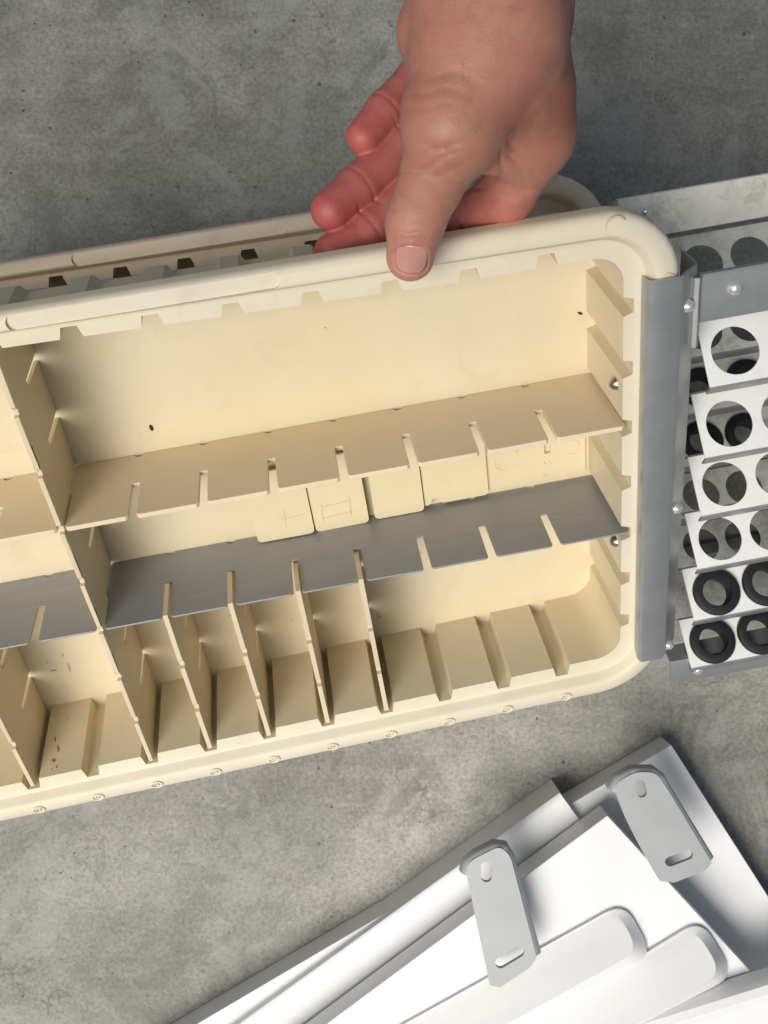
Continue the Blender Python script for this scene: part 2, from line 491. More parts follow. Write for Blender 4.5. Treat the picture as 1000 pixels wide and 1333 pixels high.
def divider(i, y0, y1, label, front=.01, lean=0.0, rag=0):
    """cross divider in plane x=i: slots from the back, small nicks on the front edge"""
    js = [j for j in range(-2, 5) if y0 + .2 < j * Q < y1 - .1]
    pts = [(y0, ZF + .01)]
    for j in js:
        pts += [(j * Q - .055, ZF + .01), (j * Q - .055, -.80), (j * Q + .055, -.80), (j * Q + .055, ZF + .01)]
    if y1 < 1: pts += [(-.03, ZF + .01), (-.03, -.80)] + ([(y1, -.78)] if not rag else [(y1, -.62), (y1 + .03, -.55), (y1, -.3)]) + [(y1, front - .02)]
    else: pts += [(y1, ZF + .01), (y1, front - .02)]
    rnd = random.Random(i * 13 + 5)
    for j in reversed(js):
        e = rnd.uniform(-.012, .012)
        pts += [(j * Q + .10, front + e), (j * Q + .07, front - .015), (j * Q + .04, front - .055), (j * Q - .04, front - .055), (j * Q - .05, front + .02)]
    pts += [(y0 + .03, front), (y0, front - .03)]
    th = .072
    V, F = plate([(a * U, b * U) for a, b in pts], [], th * U)
    VV = []
    for v in V:
        x = i * U - v[2] - th * U / 2
        y = v[0]
        if y < 0: y += (0.12 + 0.033 * i) * min(1, -(y / U) / 2.68) * U
        x += lean * (v[0] - y0 * U)
        VV.append((x, y, v[1]))
    o = link_mesh('slotted_divider', VV, F, M_DIV, None, bevel=.00035, seg=2)
    o.matrix_world = MAT1
    tag(o, label, 'divider', 'cream cross dividers'); return o

divider(-7, YB - .17, YT + .02, 'tall cream cross divider running through both lengthwise partitions at left')
divider(-9, YB - .17, .055, 'short cream divider at the lower left edge of the photo, beside red smears')
nm = {-6: 'first short cream divider right of the tall divider, below the steel partition',
      -5: 'second short cream divider from the tall divider, its tip in a steel slot',
      -4: 'third short cream divider from the tall divider, its ragged tip in a steel slot',
      -3: 'rightmost short cream divider, with empty grooves to its right'}
for i in (-6, -5, -4, -3): divider(i, YB - .17, .05, nm[i], lean=random.uniform(-.012, .012), rag=(i in (-4, -3)))

# loose plates lying on the tray floor between the partitions
def loose_plate(x0, x1, y0, y1, zt, label, slot_x=None, rot=0.0, notch=False, tilt=0.0):
    w = x1 - x0
    pts = [(x0, y1), (x0, y0)]
    rad = [.04, .09]
    if notch is not False:
        pts += [(notch - .12, y0), (notch - .07, y0 + .05), (notch - .05, y0 + .12), (notch + .05, y0 + .12), (notch + .07, y0 + .05), (notch + .12, y0)]
        rad += [.02, .0, .03, .03, .0, .02]
    pts += [(x1, y0), (x1, y1)]; rad += [.09, .04]
    pts = round_poly(pts, rad, 4)
    holes = []
    if slot_x is not None: holes = [[(slot_x - .05, y0 + .50), (slot_x + .05, y0 + .50), (slot_x + .05, y0 + .66), (slot_x - .05, y0 + .66)]]
    V, F = plate([(a * U, b * U) for a, b in pts], [[(a * U, b * U) for a, b in h] for h in holes], .05 * U)
    c = Vector(((x0 + x1) / 2 * U, y0 * U, 0))
    Rm = Matrix.Rotation(rot, 3, 'Z') @ Matrix.Rotation(tilt, 3, 'Y')
    V = [Rm @ (Vector(v) - c) + c + Vector((0, 0, zt * U)) for v in V]
    o = link_mesh('loose_plate', V, F, M_PLATE, None, bevel=.0003)
    o.matrix_world = MAT1
    tag(o, label, 'plate', 'loose cream plates between the partitions'); return o

LP = [(-.76, .92, .13, 1.5, ZF + .06, 'widest loose cream plate, with moulded marks and a notch, against the right wall', .30, .0, .30),
      (-1.78, -.72, .08, 1.5, ZF + .12, 'loose cream plate lapped over the left side of the widest plate', None, .0, -1.60),
      (-2.62, -1.80, .03, 1.45, ZF + .17, 'middle one of the five loose cream plates', None, .0, False),
      (-3.60, -2.72, .02, 1.4, ZF + .20, 'loose cream plate with faint pencil lines, second from the left', None, .01, False),
      (-4.55, -3.62, .04, 1.35, ZF + .24, 'leftmost loose cream plate, its right edge beside a thin dark gap', None, .0, False)]
def strokes(parent, segs, w, h, m, name):
    """thin raised strokes on a plate, in tray units"""
    V = []; F = []
    for path, z in segs:
        for a, b in zip(path, path[1:]):
            a, b = Vector(a), Vector(b); d = (b - a).normalized(); n = Vector((-d.y, d.x)) * w
            k = len(V)
            for p in (a - n, b - n, b + n, a + n): V.append((p.x * U, p.y * U, z * U))
            for p in (a - n * .5, b - n * .5, b + n * .5, a + n * .5): V.append((p.x * U, p.y * U, (z + h) * U))
            F += [(k + 4, k + 5, k + 6, k + 7)] + [(k + q, k + (q + 1) % 4, k + 4 + (q + 1) % 4, k + 4 + q) for q in range(4)]
    return link_mesh(name, V, F, m, parent)
plates = [loose_plate(*a[:6], slot_x=a[6], rot=a[7], notch=a[8]) for a in LP]

def arc(cx, cy, r, a0, a1, n=9):
    return [(cx + r * math.cos(math.radians(a0 + (a1 - a0) * k / n)), cy + r * math.sin(math.radians(a0 + (a1 - a0) * k / n))) for k in range(n + 1)]
zt_ = ZF + .061
strokes(plates[0], [(arc(-.42, .62, .16, 150, 330), zt_), (arc(-.30, .74, .10, -60, 60), zt_), ([(-.60, .56), (-.52, .60), (-.50, .52)], zt_),
                    ([(.62, .55), (.80, .53), (.82, .74), (.74, .78)], zt_), ([(.22, .40), (.24, .48), (.28, .42), (.32, .48), (.34, .40)], zt_)], .010, .010, M_PLATE, 'mould_mark')
strokes(plates[3], [([(-3.46, .26), (-2.95, .30)], ZF + .201), ([(-3.44, .48), (-2.98, .52)], ZF + .201), ([(-3.45, .20), (-3.43, .55)], ZF + .201), ([(-2.99, .22), (-2.97, .60)], ZF + .201)], .006, .002, M_LINE, 'pencil_line')
strokes(plates[4], [([(-4.1, .42), (-3.72, .44)], ZF + .241), ([(-4.05, .22), (-4.03, .6)], ZF + .241)], .005, .002, M_LINE, 'pencil_line')

# ------------------------------------------------------------------ rack of perforated louvres beside each tray
RX1 = 5.4
def build_rack(mat, louver_mat, rail_mat, rows_with_rings, label, ytop=4.16):
    root = empty('perforated_rack', mat); tag(root, label, 'rack', 'steel racks beside the trays')
    # long edge bracket hooked over the tray bead
    path = [(1.245, .03), (1.245, .15), (1.255, .195), (1.285, .222), (1.34, .228), (1.66, .228), (1.70, .215), (1.735, .17), (1.93, -.01), (1.965, -.03), (1.985, -.07), (1.985, -.55)]
    pr = sheet_profile(path, .035)
    n = len(pr); V = []
    for y, s in ((ytop, 0.0), (-2.42, -.06), (-2.56, -.10)):
        for a, b in pr: V.append(((a + (s * (a - 1.245) / .74 if True else 0)) * U, (y + (.02 if a < 1.27 and y < -2.5 else 0)) * U, b * U))
    F = []
    for k in range(2):
        F += [(k * n + i, k * n + (i + 1) % n, (k + 1) * n + (i + 1) % n, (k + 1) * n + i) for i in range(n)]
    F += [tuple(range(n)), tuple(range(3 * n - 1, 2 * n - 1, -1))]
    link_mesh('edge_bracket', V, F, M_GALV, root, smooth=True, angle=32)
    rv, rf = lathe([(0.0, .085), (.035, .08), (.07, .055), (.09, .0), (.10, -.02)], 20)
    rv = [(v[0] * U, v[1] * U, v[2] * U) for v in rv]
    nrm = Vector((.68, 0, .73)).to_track_quat('Z', 'Y').to_matrix().to_4x4()
    for y in (3.66, .38, -2.42):
        o = link_mesh('rivet', rv, rf, M_BRIGHT, root, smooth=True, angle=60)
        o.matrix_local = Matrix.Translation(((1.835 - (3.66 - y) * .008) * U, y * U, .10 * U)) @ nrm
    # top rail with a small turned-up end tab
    pr = sheet_profile([(4.0, -.07), (3.995, -.02), (3.97, .0), (3.34, .0)], .035)
    V, F = extrude_profile([(a * U, b * U) for a, b in pr], (2.03 * U, 0, 0), (RX1 * U, 0, 0), (0, 1, 0), (0, 0, 1))
    link_mesh('top_rail', V, F, rail_mat, root, smooth=True, angle=40)
    pr = sheet_profile([(1.90, .0), (1.93, .07), (1.97, .085), (2.01, .05), (2.025, .0)], .03)
    V, F = extrude_profile([(a * U, b * U) for a, b in pr], (0, 4.02 * U, 0), (0, 3.02 * U, 0), (1, 0, 0), (0, 0, 1))
    link_mesh('end_tab', V, F, M_GALV, root, smooth=True, angle=40)
    bv, bf = lathe([(0.0, .075), (.05, .07), (.085, .045), (.10, .0), (.105, -.01)], 24)
    bv = [(v[0] * U, v[1] * U, v[2] * U) for v in bv]
    for x in (2.50, 5.1):
        o = link_mesh('rivet', bv, bf, M_BRIGHT, root, smooth=True, angle=60)
        o.matrix_local = Matrix.Translation((x * U, 3.75 * U, .018 * U))
    # louvres: each tilted so that its lower edge stands forward
    tops = [3.06, 1.83, .72, -.36, -1.515, -2.65]
    cols = [2.72, 3.56, 4.40, 5.24]
    rings = []
    for k, yt in enumerate(tops):
        dy, dz = -(.76, .71, .66, .63, .575, .53)[k], .65
        L = math.hypot(dy, dz); ay = Vector((0, dy / L, dz / L)); az = Vector((0, dz / L, -dy / L))
        o0 = Vector((2.255, yt, -.65))
        out = [(0, 0), (RX1 - 2.255, 0), (RX1 - 2.255, L), (0.0, L)]
        holes = [circle(c - 2.255, .545 * L, .345, 44) for c in cols if c + .36 < RX1]
        V, F = plate([(a, b) for a, b in out], holes, .035)
        V = [(o0 + Vector((1, 0, 0)) * v[0] + ay * v[1] + az * v[2]) * U for v in V]
        lo = link_mesh('louvre', V, F, louver_mat, root, bevel=.0002, seg=1)
        # folded lower lip and upper lip
        for s, d1 in ((L - .0, .16), (0.0, .10)):
            p0 = o0 + ay * s
            pr = [(0, -.036), (d1 * .2, -.036 - d1), (d1 * .2 + .03, -.036 - d1), (.03, -.036)] if s else [(-.03, -.036), (-.03, -.036 - d1), (0, -.036 - d1), (0, -.036)]
            V, F = extrude_profile([(a * U, b * U) for a, b in pr], p0 * U, (p0 + Vector((RX1 - 2.255, 0, 0))) * U, ay, az)
            link_mesh('lip', V, F, M_GALV, lo)
        if k in rows_with_rings:
            for c in cols:
                if c + .36 < RX1: rings.append((o0 + Vector((c - 2.255, 0, 0)) + ay * .545 * L, ay, az))
    gp = [(.235, -.22), (.235, .06), (.25, .085), (.33, .085), (.375, .07), (.395, .035), (.395, .012), (.33, .005), (.33, -.04), (.385, -.05), (.375, -.12), (.31, -.22), (.235, -.22)]
    gv, gf = lathe(gp, 40)
    g0 = None
    for p, ay, az in rings:
        if g0 is None:
            g0 = link_mesh('rubber_ring', [(v[0] * U, v[1] * U, v[2] * U) for v in gv], gf, M_RUBBER, root, smooth=True, angle=35); o = g0
        else:
            o = bpy.data.objects.new('rubber_ring', g0.data); COL.objects.link(o); o.parent = root
        ax = Vector((1, 0, 0))
        mm = Matrix((( ax.x, -ay.x, az.x), (ax.y, -ay.y, az.y), (ax.z, -ay.z, az.z))).to_4x4()
        o.matrix_local = Matrix.Translation(p * U) @ mm
    # bottom rail
    pr = sheet_profile([(-3.60, -.12), (-3.18, -.12), (-3.10, -.14), (-3.08, -.5)], .035)
    V, F = extrude_profile([(a * U, b * U) for a, b in pr], (1.93 * U, 0, 0), (RX1 * U, 0, 0), (0, 1, 0), (0, 0, 1))
    link_mesh('bottom_rail', V, F, M_GALV, root, smooth=True, angle=40)
    for x in (2.42, 4.1):
        o = link_mesh('bolt', bv, bf, M_BRIGHT, root, smooth=True, angle=60)
        o.matrix_local = Matrix.Translation((x * U, -3.36 * U, -.105 * U))
    # far end cheek that carries the louvres, and two back rods
    V, F = plate([(4.0 * U, -.02 * U), (4.0 * U, -.75 * U), (-3.5 * U, -.75 * U), (-3.5 * U, -.14 * U)], [], .035 * U)
    V = [((RX1 + .03) * U + v[2], v[0], v[1]) for v in V]
    link_mesh('end_cheek', V, F, M_GALV, root)
    return root

rack1 = build_rack(MAT1, M_ALU, M_GALV, (4, 5), 'tilted perforated metal rack fixed to the right side of the lifted tray')
rack2 = build_rack(MAT2 @ Matrix.Translation((-.10 * U, 4.50 * U, -.05 * U)) @ Matrix.Rotation(math.radians(7), 4, 'X') @ Matrix.Translation((0, -4.0 * U, 0)), M_ALU2, M_ALU2, (2, 3), 'stained perforated metal rack lying on the floor behind the tilted rack', ytop=3.2)

# ------------------------------------------------------------------ white panels, bars and grey brackets, lower right
def wpt(u, v, z): return px(u, v, z)

def slab(name, c, e1, e2, zt, zb, m, label, cat, L1, L2, bev=.0006, group=None):
    """slab with its top corner at pixel c, edges towards pixels e1 and e2 at height zt"""
    C = wpt(*c, zt); A = (wpt(*e1, zt) - C).normalized(); B = (wpt(*e2, zt) - C).normalized()
    top = [C, C + A * L1, C + A * L1 + B * L2, C + B * L2]
    V = [Vector((p.x, p.y, zt)) for p in top] + [Vector((p.x, p.y, zb)) for p in top]
    F = [(0, 1, 2, 3), (7, 6, 5, 4)] + [(i, (i + 1) % 4, 4 + (i + 1) % 4, 4 + i) for i in range(4)]
    o = link_mesh(name, V, F, m, None, bevel=bev, seg=3)
    tag(o, label, cat, group); return o, C, A, B

slab('white_board', (874, 969), (733, 1052), (1000, 1166), .024, .0005, M_WHITE,
     'large white panel flat on the floor, rearmost of the stack, its corner nearest the tray', 'board', .47, .23, group='flat white boards')
slab('white_board', (791, 1061), (500, 1277), (985, 1272), .054, .034, M_WHITE,
     'white panel on top of the stack carrying two long raised bars', 'board', .40, .1315, group='flat white boards')

# channel panel with a rounded top, between the two slabs
zt = .032
C = wpt(729, 1032, zt); A = (wpt(500, 1197, zt) - C).normalized(); B = Vector((-A.y, A.x, 0))
if B.y > 0: B = -B
prof = [(0, -zt + .0006), (0, -.001), (.001, 0), (.004, .0003), (.010, -.0003), (.016, -.0013), (.022, -.0030), (.028, -.0055), (.036, -.0085), (.06, -.0100), (.06, -zt + .0006)]
V, F = extrude_profile(prof, C, C + A * .44, B, Vector((0, 0, 1)))
o = link_mesh('white_channel', V, F, M_WHITE, None, smooth=True, angle=40)
tag(o, 'narrow white channel with a rounded top wedged between the two flat panels', 'channel')

# panel with a rolled edge at the lower right corner
zt = .069
C = wpt(872, 1316, zt); A = (wpt(1000, 1276, zt) - C).normalized(); B = Vector((A.y, -A.x, 0))
if B.y > 0: B = -B
prof = [(0, -.013), (.0005, -.006), (.003, -.0015), (.007, 0), (.0095, -.0008), (.0115, -.003), (.014, -.0042), (.03, -.006), (.06, -.006), (.06, -.013)]
V, F = extrude_profile(prof, C - A * .02, C + A * .15, B, Vector((0, 0, 1)))
o = link_mesh('rolled_edge_panel', V, F, M_WPLAST, None, smooth=True, angle=35)
tag(o, 'white panel with a rolled shiny edge at the bottom right corner of the photo', 'panel')

def bar(tip, back, w, label, z0, hgt, L=.26):
    """raised bar with a sloping top and rounded end: tip and back are pixels along its upper edge"""
    P = wpt(*tip, z0); A = (wpt(*back, z0) - P).normalized(); B = Vector((-A.y, A.x, 0))
    if B.y > 0: B = -B
    base = round_poly([(0, 0), (L, 0), (L, w), (0, w)], [.012, .001, .001, .014], 8)
    ie, iu, il = .0060, .0010, .0135                      # insets of the top at end, upper and lower side
    top = round_poly([(ie, iu), (L - .0005, iu), (L - .0005, w - il), (ie, w - il)], [.009, .001, .001, .009], 8)
    n = len(base); V = []
    for x, y in base: V.append(P + A * x + B * y)
    for x, y in base: V.append(P + A * (x + .0002) + B * y + Vector((0, 0, .0022)))
    for x, y in top: V.append(P + A * x + B * y + Vector((0, 0, hgt * (.16 + .84 * (y - iu) / (w - il - iu)))))
    F = [(k * n + i, k * n + (i + 1) % n, (k + 1) * n + (i + 1) % n, (k + 1) * n + i) for k in range(2) for i in range(n)]
    F += [tuple(range(2 * n, 3 * n)), tuple(range(n - 1, -1, -1))]
    o = link_mesh('white_bar', V, F, M_WPLAST, None, bevel=.0011, seg=3, angle=20)
    tag(o, label, 'bar', 'white bars on the top panel'); return o
bar((812, 1172), (700, 1234), .0345, 'long white rounded-end bar on the top panel, nearer the grey bracket', .0544, .014)
bar((912, 1194), (836, 1240), .0362, 'long white rounded-end bar on the top panel, at its right-hand edge', .0544, .016)

def grey_bracket(outline_px, radii, slots, flange, z, label, tilt=(0, 0), curl=None):
    C = wpt(*outline_px[0], z)
    def loc(u, v): p = wpt(u, v, z); return (p.x, p.y)
    pts = [loc(*p) for p in outline_px]
    area = sum(pts[i - 1][0] * pts[i][1] - pts[i][0] * pts[i - 1][1] for i in range(len(pts)))
    pts = round_poly(pts, radii, 5)
    holes = []
    for (u, v, L, w, a) in slots:
        c = loc(u, v); holes.append(slot(c[0], c[1], L, w, math.radians(a)))
    V, F = plate(pts, holes, .0028)
    cx = sum(p[0] for p in pts) / len(pts); cy = sum(p[1] for p in pts) / len(pts)
    V = [Vector((v[0], v[1], z + v[2] + tilt[0] * (v[0] - cx) + tilt[1] * (v[1] - cy))) for v in V]
    root = empty('grey_bracket', Matrix.Translation((cx, cy, z))); tag(root, label, 'bracket', 'grey steel brackets on the panels')
    bpy.context.view_layer.update()
    V = [v - Vector((cx, cy, z)) for v in V]
    link_mesh('bracket_plate', V, F, M_GREY, root, bevel=.0007, seg=3)
    # side flange following an edge of the plate
    fv = []
    for (u, v) in flange:
        p = loc(u, v); zz = tilt[0] * (p[0] - cx) + tilt[1] * (p[1] - cy)
        fv.append(Vector((p[0] - cx, p[1] - cy, zz)))
    path = [(-.0017, -.0012), (.0003, -.0015), (.0017, -.0026), (.0022, -.0040), (.0024, -.0085)]
    pr = sheet_profile(path, .002)
    n = len(pr); W = []
    for k, p in enumerate(fv):
        d = (fv[min(k + 1, len(fv) - 1)] - fv[max(k - 1, 0)]).normalized(); nrm = Vector((-d.y, d.x, 0))
        if nrm.dot(p) < 0: nrm = -nrm
        for a, b in pr: W.append(p + nrm * a + Vector((0, 0, b)))
    G = []
    for k in range(len(fv) - 1): G += [(k * n + i, k * n + (i + 1) % n, (k + 1) * n + (i + 1) % n, (k + 1) * n + i) for i in range(n)]
    G += [tuple(range(n)), tuple(range(len(fv) * n - 1, (len(fv) - 1) * n - 1, -1))]
    link_mesh('flange', W, G, M_GREY, root, smooth=True, angle=50)
    return root

grey_bracket([(605, 1124), (650, 1100), (664, 1112), (699, 1246), (689, 1260), (652, 1286), (638, 1284), (612, 1160)],
             [.007, .004, .006, .001, .001, .001, .001, .004],
             [(633, 1134, .0110, .0056, 92), (664, 1246, .0172, .0058, 33)],
             [(607, 1140), (611, 1127), (622, 1118), (646, 1105), (656, 1106), (663, 1118), (698, 1244)], .0752, 'grey bracket with two slots lying on the left across the channel and top panel', (.05, .03))
grey_bracket([(797, 1020), (825, 1003), (852, 1003), (867, 1024), (928, 1124), (920, 1134), (880, 1151), (861, 1149), (837, 1108), (812, 1060)],
             [.005, .004, .004, .006, .001, .001, .001, .001, .01, .01],
             [(833, 1025, .0098, .0054, 106), (885, 1118, .0155, .0054, 22)],
             [(799, 1030), (804, 1018), (825, 1006), (850, 1006), (860, 1014), (867, 1027), (926, 1122)], .0672, 'grey bracket with two slots lying on the right beside the rearmost panel corner', (.02, .10))

# ------------------------------------------------------------------ hand: implicit surface, then surface nets
def hp(u, v, d):
    """world point at distance d below the camera seen at pixel (u, v)"""
    return np.array([(u - 500) / FPX * d, -(v - 666) / FPX * d, H - d])
mm = .001
def cone(P, a, b, ra, rb):
    ba = b - a; t = np.clip(((P - a) @ ba) / (ba @ ba), 0, 1)
    q = P - a - t[:, None] * ba
    return np.sqrt(np.einsum('ij,ij->i', q, q)) - (ra + (rb - ra) * t)
def smin(a, b, k):
    h = np.clip(.5 + .5 * (b - a) / k, 0, 1)
    return b + (a - b) * h - k * h * (1 - h)

# joints: (u, v, distance, radius mm)
TH = [(655, 40, .330, 20), (588, 165, .331, 15.0), (561, 238, .343, 10.3), (541, 287, .3515, 9.4), (534, 334, .3615, 8.5)]
IX = [(699, 178, .354, 12.0), (660, 254, .382, 10.6), (600, 290, .396, 8.6), (540, 312, .397, 7.8)]
MI = [(690, 150, .372, 12.0), (600, 190, .402, 10.0), (545, 243, .404, 9.0), (480, 300, .399, 8.2), (434, 328, .396, 7.6)]
RI = [(670, 110, .385, 11.5), (585, 140, .408, 9.5), (524, 190, .402, 8.7), (466, 242, .396, 8.1), (430, 273, .391, 7.6)]
PI = [(650, 60, .390, 10.5), (590, 80, .408, 9.0), (545, 100, .402, 8.0), (502, 144, .397, 7.6), (474, 178, .394, 7.0)]
BODY = [((638, -150, .335, 24), (638, -40, .335, 24)), ((640, -60, .355, 25), (650, 20, .355, 25)),
        ((638, -40, .335, 24), (627, 60, .335, 22)), ((627, 60, .335, 22), (592, 140, .335, 16.5)),
        ((672, -40, .345, 16), (692, 150, .347, 12)), ((660, 20, .365, 18), (690, 150, .368, 13)),
        ((650, 0, .375, 16), (670, 115, .382, 13)), ((640, 0, .38, 14), (650, 70, .388, 12)),
        ((694, 120, .347, 13), (699, 178, .354, 12)), ((600, 60, .350, 20), (590, 120, .352, 14)),
        ((598, 172, .338, 12), (676, 198, .358, 9)), ((556, 40, .345, 8), (600, 20, .345, 12))]
def J(c): return hp(c[0], c[1], c[2]), c[3] * mm

def hand_sdf(P, want=False):
    base = None
    for a, b in BODY:
        (pa, ra), (pb, rb) = J(a), J(b)
        d = cone(P, pa, pb, ra, rb); base = d if base is None else smin(base, d, 9 * mm)
    def chain(js, k):
        c = None
        for a, b in zip(js, js[1:]):
            (pa, ra), (pb, rb) = J(a), J(b)
            d = cone(P, pa, pb, ra, rb); c = d if c is None else smin(c, d, k)
        return c
    th = chain(TH, 5 * mm)
    # fleshy pad and flat nail bed
    base = smin(base, th, 7 * mm)
    pinks = []
    fing = []
    for js in (IX, MI, RI, PI):
        c = chain(js, 2.5 * mm)
        # phalanx bellies between creases
        root = J(js[0])[0]; dist = np.linalg.norm(P - root, axis=1)
        k = 1.0 * mm + 7 * mm * np.exp(-(dist / .020) ** 2)
        fing.append((c, k))
    d = base
    for c, k in fing: d = smin(d, c, k)
    # creases: shallow grooves across the joints
    def groove(p, n, depth, width, rad, d):
        n = n / np.linalg.norm(n); q = P - p
        s = q @ n; lat = np.linalg.norm(q - s[:, None] * n, axis=1)
        return d + depth * np.exp(-(s / width) ** 2) * (1 - np.clip((lat - rad * .75) / (rad * .4), 0, 1))
    for js in (MI, RI, PI):
        for i in (2, 3):
            p, r = J(js[i]); n = J(js[i + 1])[0] - J(js[i - 1])[0]
            d = groove(p, n, .5 * mm, .55 * mm, r * 1.7, d)
            n2 = n / np.linalg.norm(n)
            d = groove(p + n2 * 2.4 * mm, n, .15 * mm, .5 * mm, r * 1.3, d) if i == 2 else d
    p, r = J(IX[1]); n = J(IX[2])[0] - J(IX[0])[0]; n2 = n / np.linalg.norm(n)
    d = groove(J(IX[2])[0] + n2 * -5 * mm, n, .9 * mm, .9 * mm, r * 1.5, d)
    # thumb knuckle wrinkles and web folds
    p, r = J(TH[3]); n = J(TH[4])[0] - J(TH[2])[0]; n2 = n / np.linalg.norm(n)
    wob = .0009 * np.sin(P[:, 0] * 700) 
    for o, dp in ((-2.6, .28), (-.4, .42), (1.8, .34), (3.6, .2)):
        pp = p + n2 * o * mm
        s = (P - pp) @ n2 + wob; lat = np.linalg.norm((P - pp) - ((P - pp) @ n2)[:, None] * n2, axis=1)
        d = d + dp * mm * np.exp(-(s / (.55 * mm)) ** 2) * (lat < r * 1.6) * np.clip(1.1 - np.abs(P[:, 0] - pp[0]) / (8 * mm), 0, 1)
    for (u, v, z, dp, w, nn) in ((560, 192, .318, .7, .8, (.12, 1, 0)), (556, 203, .320, .9, .75, (.0, 1, 0)), (575, 184, .318, .5, .7, (.15, 1, 0)), (590, 210, .320, .4, .7, (-.1, 1, 0)), (640, 232, .36, .6, .9, (.4, 1, 0)), (655, 243, .37, .6, .8, (.5, 1, 0)), (665, 225, .36, .4, .8, (.3, 1, 0)), (570, 110, .312, .35, 1.0, (.3, 1, 0)), (585, 92, .312, .3, 1.0, (.25, 1, 0)), (562, 128, .312, .28, .9, (.25, 1, 0))):
        c = hp(u, v, z); n = np.array(nn, float); n /= np.linalg.norm(n)
        s = (P - c) @ n + .0012 * np.sin((P[:, 0] - c[0]) * 330 + v); lx = np.abs(P[:, 0] - c[0])
        d = d + dp * mm * np.exp(-(s / (w * mm)) ** 2) * np.exp(-(lx / (9 * mm)) ** 2) * (np.abs(P[:, 2] - c[2]) < .03)
    # nail bed sunk a little below its folds
    dz = H - P[:, 2]; uu = 500 + P[:, 0] / dz * FPX; vv = 666 - P[:, 1] / dz * FPX
    q = (np.abs(uu - 535.5) / 23.0) ** 3 + (np.abs(vv - 337.5) / 20.5) ** 3
    front = dz < .3645
    d = d + front * (.55 * mm * np.clip((1.0 - q) * 3, 0, 1) - .28 * mm * np.exp(-((q - 1.25) / .35) ** 2))
    if not want: return d
    # pigment and painted shade: palmar skin of the fingers is pinker than the back of the hand
    val = np.zeros(len(P)); wsum = np.zeros(len(P)) + 1e-9
    def acc(dist, v):
        nonlocal val, wsum
        w = np.exp(-np.clip(dist, 0, None) / (2.2 * mm)); val = val + w * v; wsum = wsum + w
    for a, b in BODY:
        (pa, ra), (pb, rb) = J(a), J(b); acc(cone(P, pa, pb, ra, rb), .02 if a[0] > 655 else (.20 if a[0] >= 640 else .40))  # right side browner, thumb base paler: shade and light put into the colour
    for i, (a, b) in enumerate(zip(TH, TH[1:])):
        (pa, ra), (pb, rb) = J(a), J(b); acc(cone(P, pa, pb, ra, rb), (.34, .26, .30, .42)[i])
    for js in (IX, MI, RI, PI):
        for i, (a, b) in enumerate(zip(js, js[1:])):
            (pa, ra), (pb, rb) = J(a), J(b)
            vv = ((.50, .75, .9) if len(js) == 4 else (.4, .55, .72, 1.0))[i]
            acc(cone(P, pa, pb, ra, rb), vv)
    return d, val / wsum

def surface_nets(f, lo, hi, h):
    n = np.ceil((hi - lo) / h).astype(int) + 1
    ax = [lo[i] + h * np.arange(n[i]) for i in range(3)]
    D = np.empty(n, np.float32)
    for i in range(n[0]):                                     # slice by slice keeps memory small
        Y, Z = np.meshgrid(ax[1], ax[2], indexing='ij')
        Pt = np.stack([np.full(Y.size, ax[0][i]), Y.ravel(), Z.ravel()], 1)
        D[i] = f(Pt).reshape(n[1], n[2])
    S = D < 0
    cs = np.zeros(n - 1, np.int8)
    for a in (0, 1):
        for b in (0, 1):
            for c in (0, 1): cs += S[a:n[0] - 1 + a, b:n[1] - 1 + b, c:n[2] - 1 + c]
    act = (cs > 0) & (cs < 8)
    idx = -np.ones(n - 1, np.int64); cells = np.argwhere(act); idx[act] = np.arange(len(cells))
    pos = np.zeros((len(cells), 3)); cnt = np.zeros(len(cells))
    cor = [(a, b, c) for a in (0, 1) for b in (0, 1) for c in (0, 1)]
    for i, p in enumerate(cor):
        for q in cor[i + 1:]:
            if sum(abs(x - y) for x, y in zip(p, q)) != 1: continue
            dp = D[cells[:, 0] + p[0], cells[:, 1] + p[1], cells[:, 2] + p[2]]; dq = D[cells[:, 0] + q[0], cells[:, 1] + q[1], cells[:, 2] + q[2]]
            m = (dp < 0) != (dq < 0)
            t = np.where(m, dp / np.where(m, dp - dq, 1), 0)
            pos += m[:, None] * (np.array(p) + t[:, None] * (np.array(q) - np.array(p))); cnt += m
    V = lo + h * (cells + pos / cnt[:, None])
    F = []
    for a in range(3):
        b, c = (a + 1) % 3, (a + 2) % 3
        sl0 = [slice(None)] * 3; sl1 = [slice(None)] * 3; sl0[a] = slice(0, n[a] - 1); sl1[a] = slice(1, n[a])
        ch = S[tuple(sl0)] != S[tuple(sl1)]
        e = np.argwhere(ch); e = e[(e[:, b] > 0) & (e[:, c] > 0) & (e[:, b] < n[b] - 1) & (e[:, c] < n[c] - 1)]
        ins = S[e[:, 0], e[:, 1], e[:, 2]]
        def at(db, dc):
            k = e.copy(); k[:, b] += db; k[:, c] += dc; return idx[k[:, 0], k[:, 1], k[:, 2]]
        qd = np.stack([at(-1, -1), at(0, -1), at(0, 0), at(-1, 0)], 1)
        qd[~ins] = qd[~ins][:, ::-1]
        F.append(qd)
    return V, np.concatenate(F)

lo = np.array([-.045, .065, H - .43]); hi = np.array([.075, .185, H - .285])
lo = np.minimum(lo, hp(395, 345, .42) - .004)
hv, hf = surface_nets(hand_sdf, lo, hi, .00072)
_, pink = hand_sdf(hv, True)

